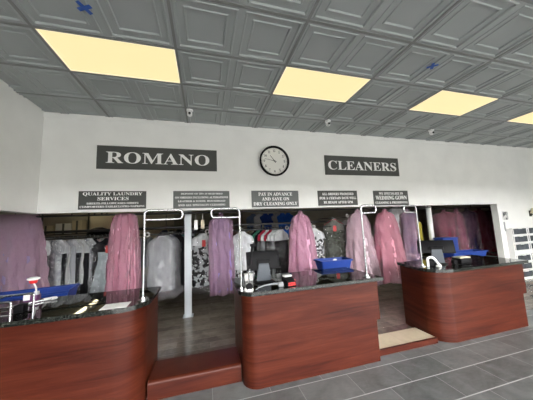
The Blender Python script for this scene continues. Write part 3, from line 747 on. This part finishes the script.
MB().tube([(-.30, 0, .012), (.12, 0, .012)], .009, 10).build('shaft', M['chrome'], r); MB().tube(bend([(.10, 0, .014), (.19, 0, .014), (.19, -.04, .014), (.15, -.04, .014)], .02), .013, 10).build('hooked_end', M['cable'], r)
r = thing('pen_stand', 'small purple and black stand with a red and white topped stem on the left counter', 'pen stand', (-.215, .63, Z0), .1)
MB().box(-.055, .055, -.04, .04, 0, .06, .008).build('base', M['purple'], r)
MB().box(-.05, .0, -.046, -.041, .02, .075).build('card', M['paper'], r, smooth=False)
MB().tube([(.03, 0, .06), (.025, 0, .13), (.0, 0, .18)], .0075, 8).build('stem', M['cable'], r)
MB().cyl((.032, 0, .055), .022, .035, 'Z', 14).build('socket', M['cable'], r)
MB().lathe([(.0, .17), (.028, .175), (.034, .195), (.034, .205)], n=18).build('red_cup', M['red'], r)
MB().lathe([(.034, .2052), (.05, .214), (.05, .226), (.03, .234), (0, .235)], n=18).build('white_cap', M['white'], r)

# right counter things
r = thing('handset_cradle', 'white curved handle standing beside the right monitor', 'handset', (4.57, .22, Z0), -.3)
MB().tube(bend([(-.07, 0, .0), (-.07, 0, .125), (.01, 0, .13), (.075, 0, .03), (.095, -.01, .012)], .045), .016, 10).build('handle', M['white'], r)
MB().lathe([(.035, 0), (.035, .014), (.018, .02), (0, .02)], n=16).build('foot', M['white'], r, loc=(.075, 0, 0))
MB().box(-.045, .045, .02, .07, 0, .085, .01).build('black_block', M['black'], r)
r = thing('receipt_printer', 'small black printer with white top right of the right monitor', 'printer', (5.10, .20, Z0), -.1)
MB().box(-.10, .09, -.07, .08, 0, .085, .018).build('body', M['black'], r); MB().box(-.095, .085, -.055, .075, .0835, .10, .007).build('top_cover', M['cream'], r); MB().cyl((-.135, -.02, .032), .032, .05, 'Y', 16).build('paper_roll', M['black'], r)
r = thing('work_table', 'dark steel work table behind the right counter carrying blue tubs', 'table', (7.10, 1.72, 0))
MB().box(-.62, .62, -.42, .46, .66, .70).build('table_top', M['steel'], r)
for sx in (-.58, .58):
    for sy in (-.38, .42): MB().box(sx - .025, sx + .025, sy - .025, sy + .025, 0, .66).build('leg', M['steel'], r)
tub('plastic_tub', 'long blue tub on the table behind the right counter', (7.05, 1.52, .70), 0, 1.0, .30, .14, M['blue'])
r = thing('storage_crate', 'upright blue crate behind the right monitor', 'crate', (7.16, 1.95, .70), 0, 'blue plastic tubs')
MB().box(-.23, .23, -.10, .14, 0, .40, .02).build('body', M['blue'], r); MB().box(-.24, .24, -.11, .15, .385, .42, .008).build('rim', M['blue'], r)
garment('olive yellow shirt hanging between the narrow purple gown bag and pipe', 'shirts beside the white pipe', 6.75, 2.5, -30, 'shirt', fab((.34, .29, .05)), z=1.62, cover=None)

# ------------------------------------------------------------------ right wall fittings
def drawers():
    X, Y, W, H, D = 8.91, 1.64, 1.16, 1.245, .115
    r = thing('drawer_tower', 'white storage drawers in two columns against the white wall at the right', 'drawers', (X + W / 2, Y + D / 2, 0))
    cols = 2; cw = (W - .09) / 2; b = MB()
    b.box(-W / 2, W / 2, D / 2 - .015, D / 2, 0.02, H)
    for x in (-W / 2, -.02, W / 2 - .03): b.box(x, x + (.03 if x != -.02 else .04), -D / 2, D / 2 - .015, .0, H)
    rows = [.03, .225, .42, .69, .885, 1.08]
    for z in (.0, .62, H - .03): b.box(-W / 2 + .03, W / 2 - .03, -D / 2, D / 2 - .015, z, z + (.06 if z == .62 else .03))
    for z in (.218, .413, .878, 1.073): b.box(-W / 2 + .03, W / 2 - .03, -D / 2, D / 2 - .02, z, z + .01)
    b.build('cabinet_frame', M['white'], r, smooth=False)
    gm = mat('smoky_drawer_plastic', (.05, .06, .07), .4, **{'Specular IOR Level': .2}); t = NT(gm); t.l(t.ramp(t.noise(t.coords(), 9, 3), [(.35, (.018, .022, .028)), (.65, (.055, .066, .08))]), t.b.inputs['Base Color'])
    for c in range(2):
        x0 = -W / 2 + .04 + c * (W / 2 + .0); x1 = x0 + W / 2 - .07
        for z in rows:
            d = MB().box(x0, x1, -D / 2 - .008, D / 2 - .04, z + .03, z + .17, .004).build('drawer', gm, r, smooth=False)
            e = MB(); y0, y1 = -D / 2 - .014, -D / 2 - .002
            e.box(x0 - .005, x1 + .005, y0, y1, z + .168, z + .18); e.box(x0 - .005, x1 + .005, y0, y1, z + .008, z + .020); e.box(x0 - .005, x0 + .012, y0, y1, z + .020, z + .168); e.box(x1 - .012, x1 + .005, y0, y1, z + .020, z + .168)
            e.build('front_rim', M['white'], d, smooth=False)
            MB().box((x0 + x1) / 2 - .06, (x0 + x1) / 2 + .06, y0 - .012, y0, z + .160, z + .176, .003).build('handle', M['white'], d)
drawers()
r = thing('framed_photo', 'small framed grey photo on the white wall right of the jamb', 'picture', (8.975, WY, 1.59))
MB().box(-.10, .10, -.016, 0, -.12, .12, .002).build('frame', M['white'], r)
pm = mat('grey_print', (.3, .3, .3), .5); t = NT(pm); t.l(t.ramp(t.noise(t.coords(), 9, 2), [(.42, (.04, .05, .05)), (.5, (.25, .26, .26)), (.58, (.62, .62, .60))]), t.b.inputs['Base Color'])
MB().box(-.088, .088, -.018, -.016, -.105, .10).build('print', pm, r, smooth=False)
o = MB().box(-.016, .016, -.02, 0, -.12, .12, .004).build('wall_strip', M['greysteel'], loc=(8.90, WY, 1.31)); tag(o, 'narrow dark strip on the white wall below the small framed photo', 'wall fitting')
r = thing('wall_lamp', 'cream shaded wall lamp on the white wall at the right edge of the picture', 'wall lamp', (9.98, WY, 1.62))
MB().box(-.05, .05, -.015, 0, -.08, .08, .003).build('back_plate', M['steel'], r); MB().tube([(0, -.015, -.03), (0, -.10, -.03), (0, -.12, .0)], .012, 8).build('arm', M['steel'], r)
MB().lathe([(.14, 0), (.10, .14), (.09, .14), (.13, 0)], n=24).build('shade', M['cream'], r, loc=(0, -.15, .0))

# ------------------------------------------------------------------ back room
def shelf_unit(label, x, y, w, levels, z1):
    r = thing('shelving_unit', label, 'shelf', (x, y, 0), group='steel shelving in the back room')
    for sx in (-w / 2, w / 2):
        for sy in (-.22, .22): MB().box(sx - .02, sx + .02, sy - .02, sy + .02, 0, z1).build('upright', M['steel'], r)
    for z in levels: MB().box(-w / 2, w / 2, -.22, .22, z - .03, z).build('shelf_board', M['steel'], r)
for i, (x, s) in enumerate(((-5.0, 'leftmost in the back room'), (-3.3, 'second from the left in the back room'), (-1.3, 'third from the left in the back room'))):
    shelf_unit('dark steel shelving unit ' + s, x, 7.4, 1.6, (.4, 1.0, 1.6, 2.25), 2.4)
n = 0
for x, w, h, c, z in ((-4.05 + .3, .4, .30, 'cream', 1.6), (-3.25, .45, .36, 'white', 1.6), (-2.85, .3, .45, 'cream', 1.6), (-1.85, .4, .42, 'cream', 1.6), (-1.35, .35, .5, 'cream', 1.6), (-.90, .4, .32, 'white', 1.6), (-5.3, .4, .35, 'cream', 1.6), (-4.7, .4, .42, 'white', 1.6)):
    r = thing('storage_box', '%s carton on the back room shelving, %s from the left' % (c if c == 'cream' else 'pale', ['third', 'fourth', 'fifth', 'sixth', 'seventh', 'eighth', 'first', 'second'][n]), 'box', (x, 7.35, z), group='cartons on the back room shelving'); n += 1
    MB().box(-w / 2, w / 2, -.16, .16, 0, h, .004).build('body', M[c], r, smooth=False); MB().box(-.03, .03, -.163, -.16, 0, h * .98).build('seam_tape', M['signgrey'], r, smooth=False)
r = thing('steam_press', 'black domed pressing machine far behind the left garments', 'press', (-1.52, 5.5, 0))
MB().box(-.30, .30, -.25, .25, 0, .95, .02).build('cabinet', M['greysteel'], r); MB().box(-.36, .36, -.22, .22, .95, 1.32, .02).build('buck', M['black'], r)
MB().lathe([(.32, 1.32), (.32, 1.46), (.28, 1.60), (.19, 1.70), (.08, 1.745), (0, 1.75)], n=28).build('dome', M['black'], r)
# lit partition behind the press and grey-green lockers farther right
o = MB().box(-2.2, .4, 6.6, 6.66, 0, 2.15).build('partition_panel', M['cream']); tag(o, 'cream partition panel behind the domed press', 'partition')
r = thing('cabinet_row', 'pale olive steel cabinet behind the pale post', 'cabinet', (1.9, 6.3, 0))
om = paint('olive_paint', (.26, .25, .18), .6); MB().box(-.95, .95, -.25, .25, 0, 2.1, .01).build('body', om, r)
for x in (-.475, .475): d = MB().box(x - .455, x + .455, -.27, -.25, .05, 2.05, .004).build('door', om, r); MB().box(x - .4 if x > 0 else x + .37, x - .37 if x > 0 else x + .4, -.285, -.27, 1.0, 1.15).build('handle', M['steel'], d)
def tubes():
    for y, s in ((6.19, 'front'), (7.19, 'rear')):
        L = .46 if y < 6.5 else .30
        r = thing('fluorescent_light', 'bare fluorescent light on the back room ceiling, %s one, mirrored in the left counter' % s, 'ceiling light', (-2.25, y, 2.8), group='back room fluorescent lights')
        MB().box(-.06, .06, -L, L, -.11, 0).build('housing', M['white'], r, smooth=False); MB().tube([(0, -L, -.16), (0, L, -.16)], .036, 14).build('tube', M['tube'], r)
        for yy in (-L, L): MB().box(-.02, .02, yy - .015, yy + .015, -.19, -.11).build('socket', M['white'], r)
tubes()

# ------------------------------------------------------------------ light and camera
w = bpy.data.worlds.new('World'); S.world = w; w.use_nodes = True
bg = w.node_tree.nodes['Background']; bg.inputs[0].default_value = (1.0, .99, .97, 1); bg.inputs[1].default_value = 26

cam = bpy.data.cameras.new('camera'); co = bpy.data.objects.new('camera', cam); COL.objects.link(co)
p, y, ro = math.radians(6.48174), math.radians(15.3065), math.radians(-2.39266)
fwd = Vector((math.sin(y) * math.cos(p), math.cos(y) * math.cos(p), math.sin(p))); right = Vector((math.cos(y), -math.sin(y), 0)); up = right.cross(fwd)
r2 = right * math.cos(ro) + up * math.sin(ro); u2 = up * math.cos(ro) - right * math.sin(ro)
m3 = Matrix((r2, u2, -fwd)).transposed(); co.matrix_world = Matrix.Translation((1.49271, -2.34319, 1.58)) @ m3.to_4x4()
cam.sensor_fit = 'HORIZONTAL'; cam.sensor_width = 36; cam.lens = 228.13 / 533 * 36; cam.clip_start = .05
S.camera = co
S.cycles.transparent_max_bounces = 32
S.view_settings.view_transform = 'Standard'; S.view_settings.look = 'None'; S.view_settings.gamma = 1; S.view_settings.exposure = 0
S.view_settings.use_curve_mapping = False
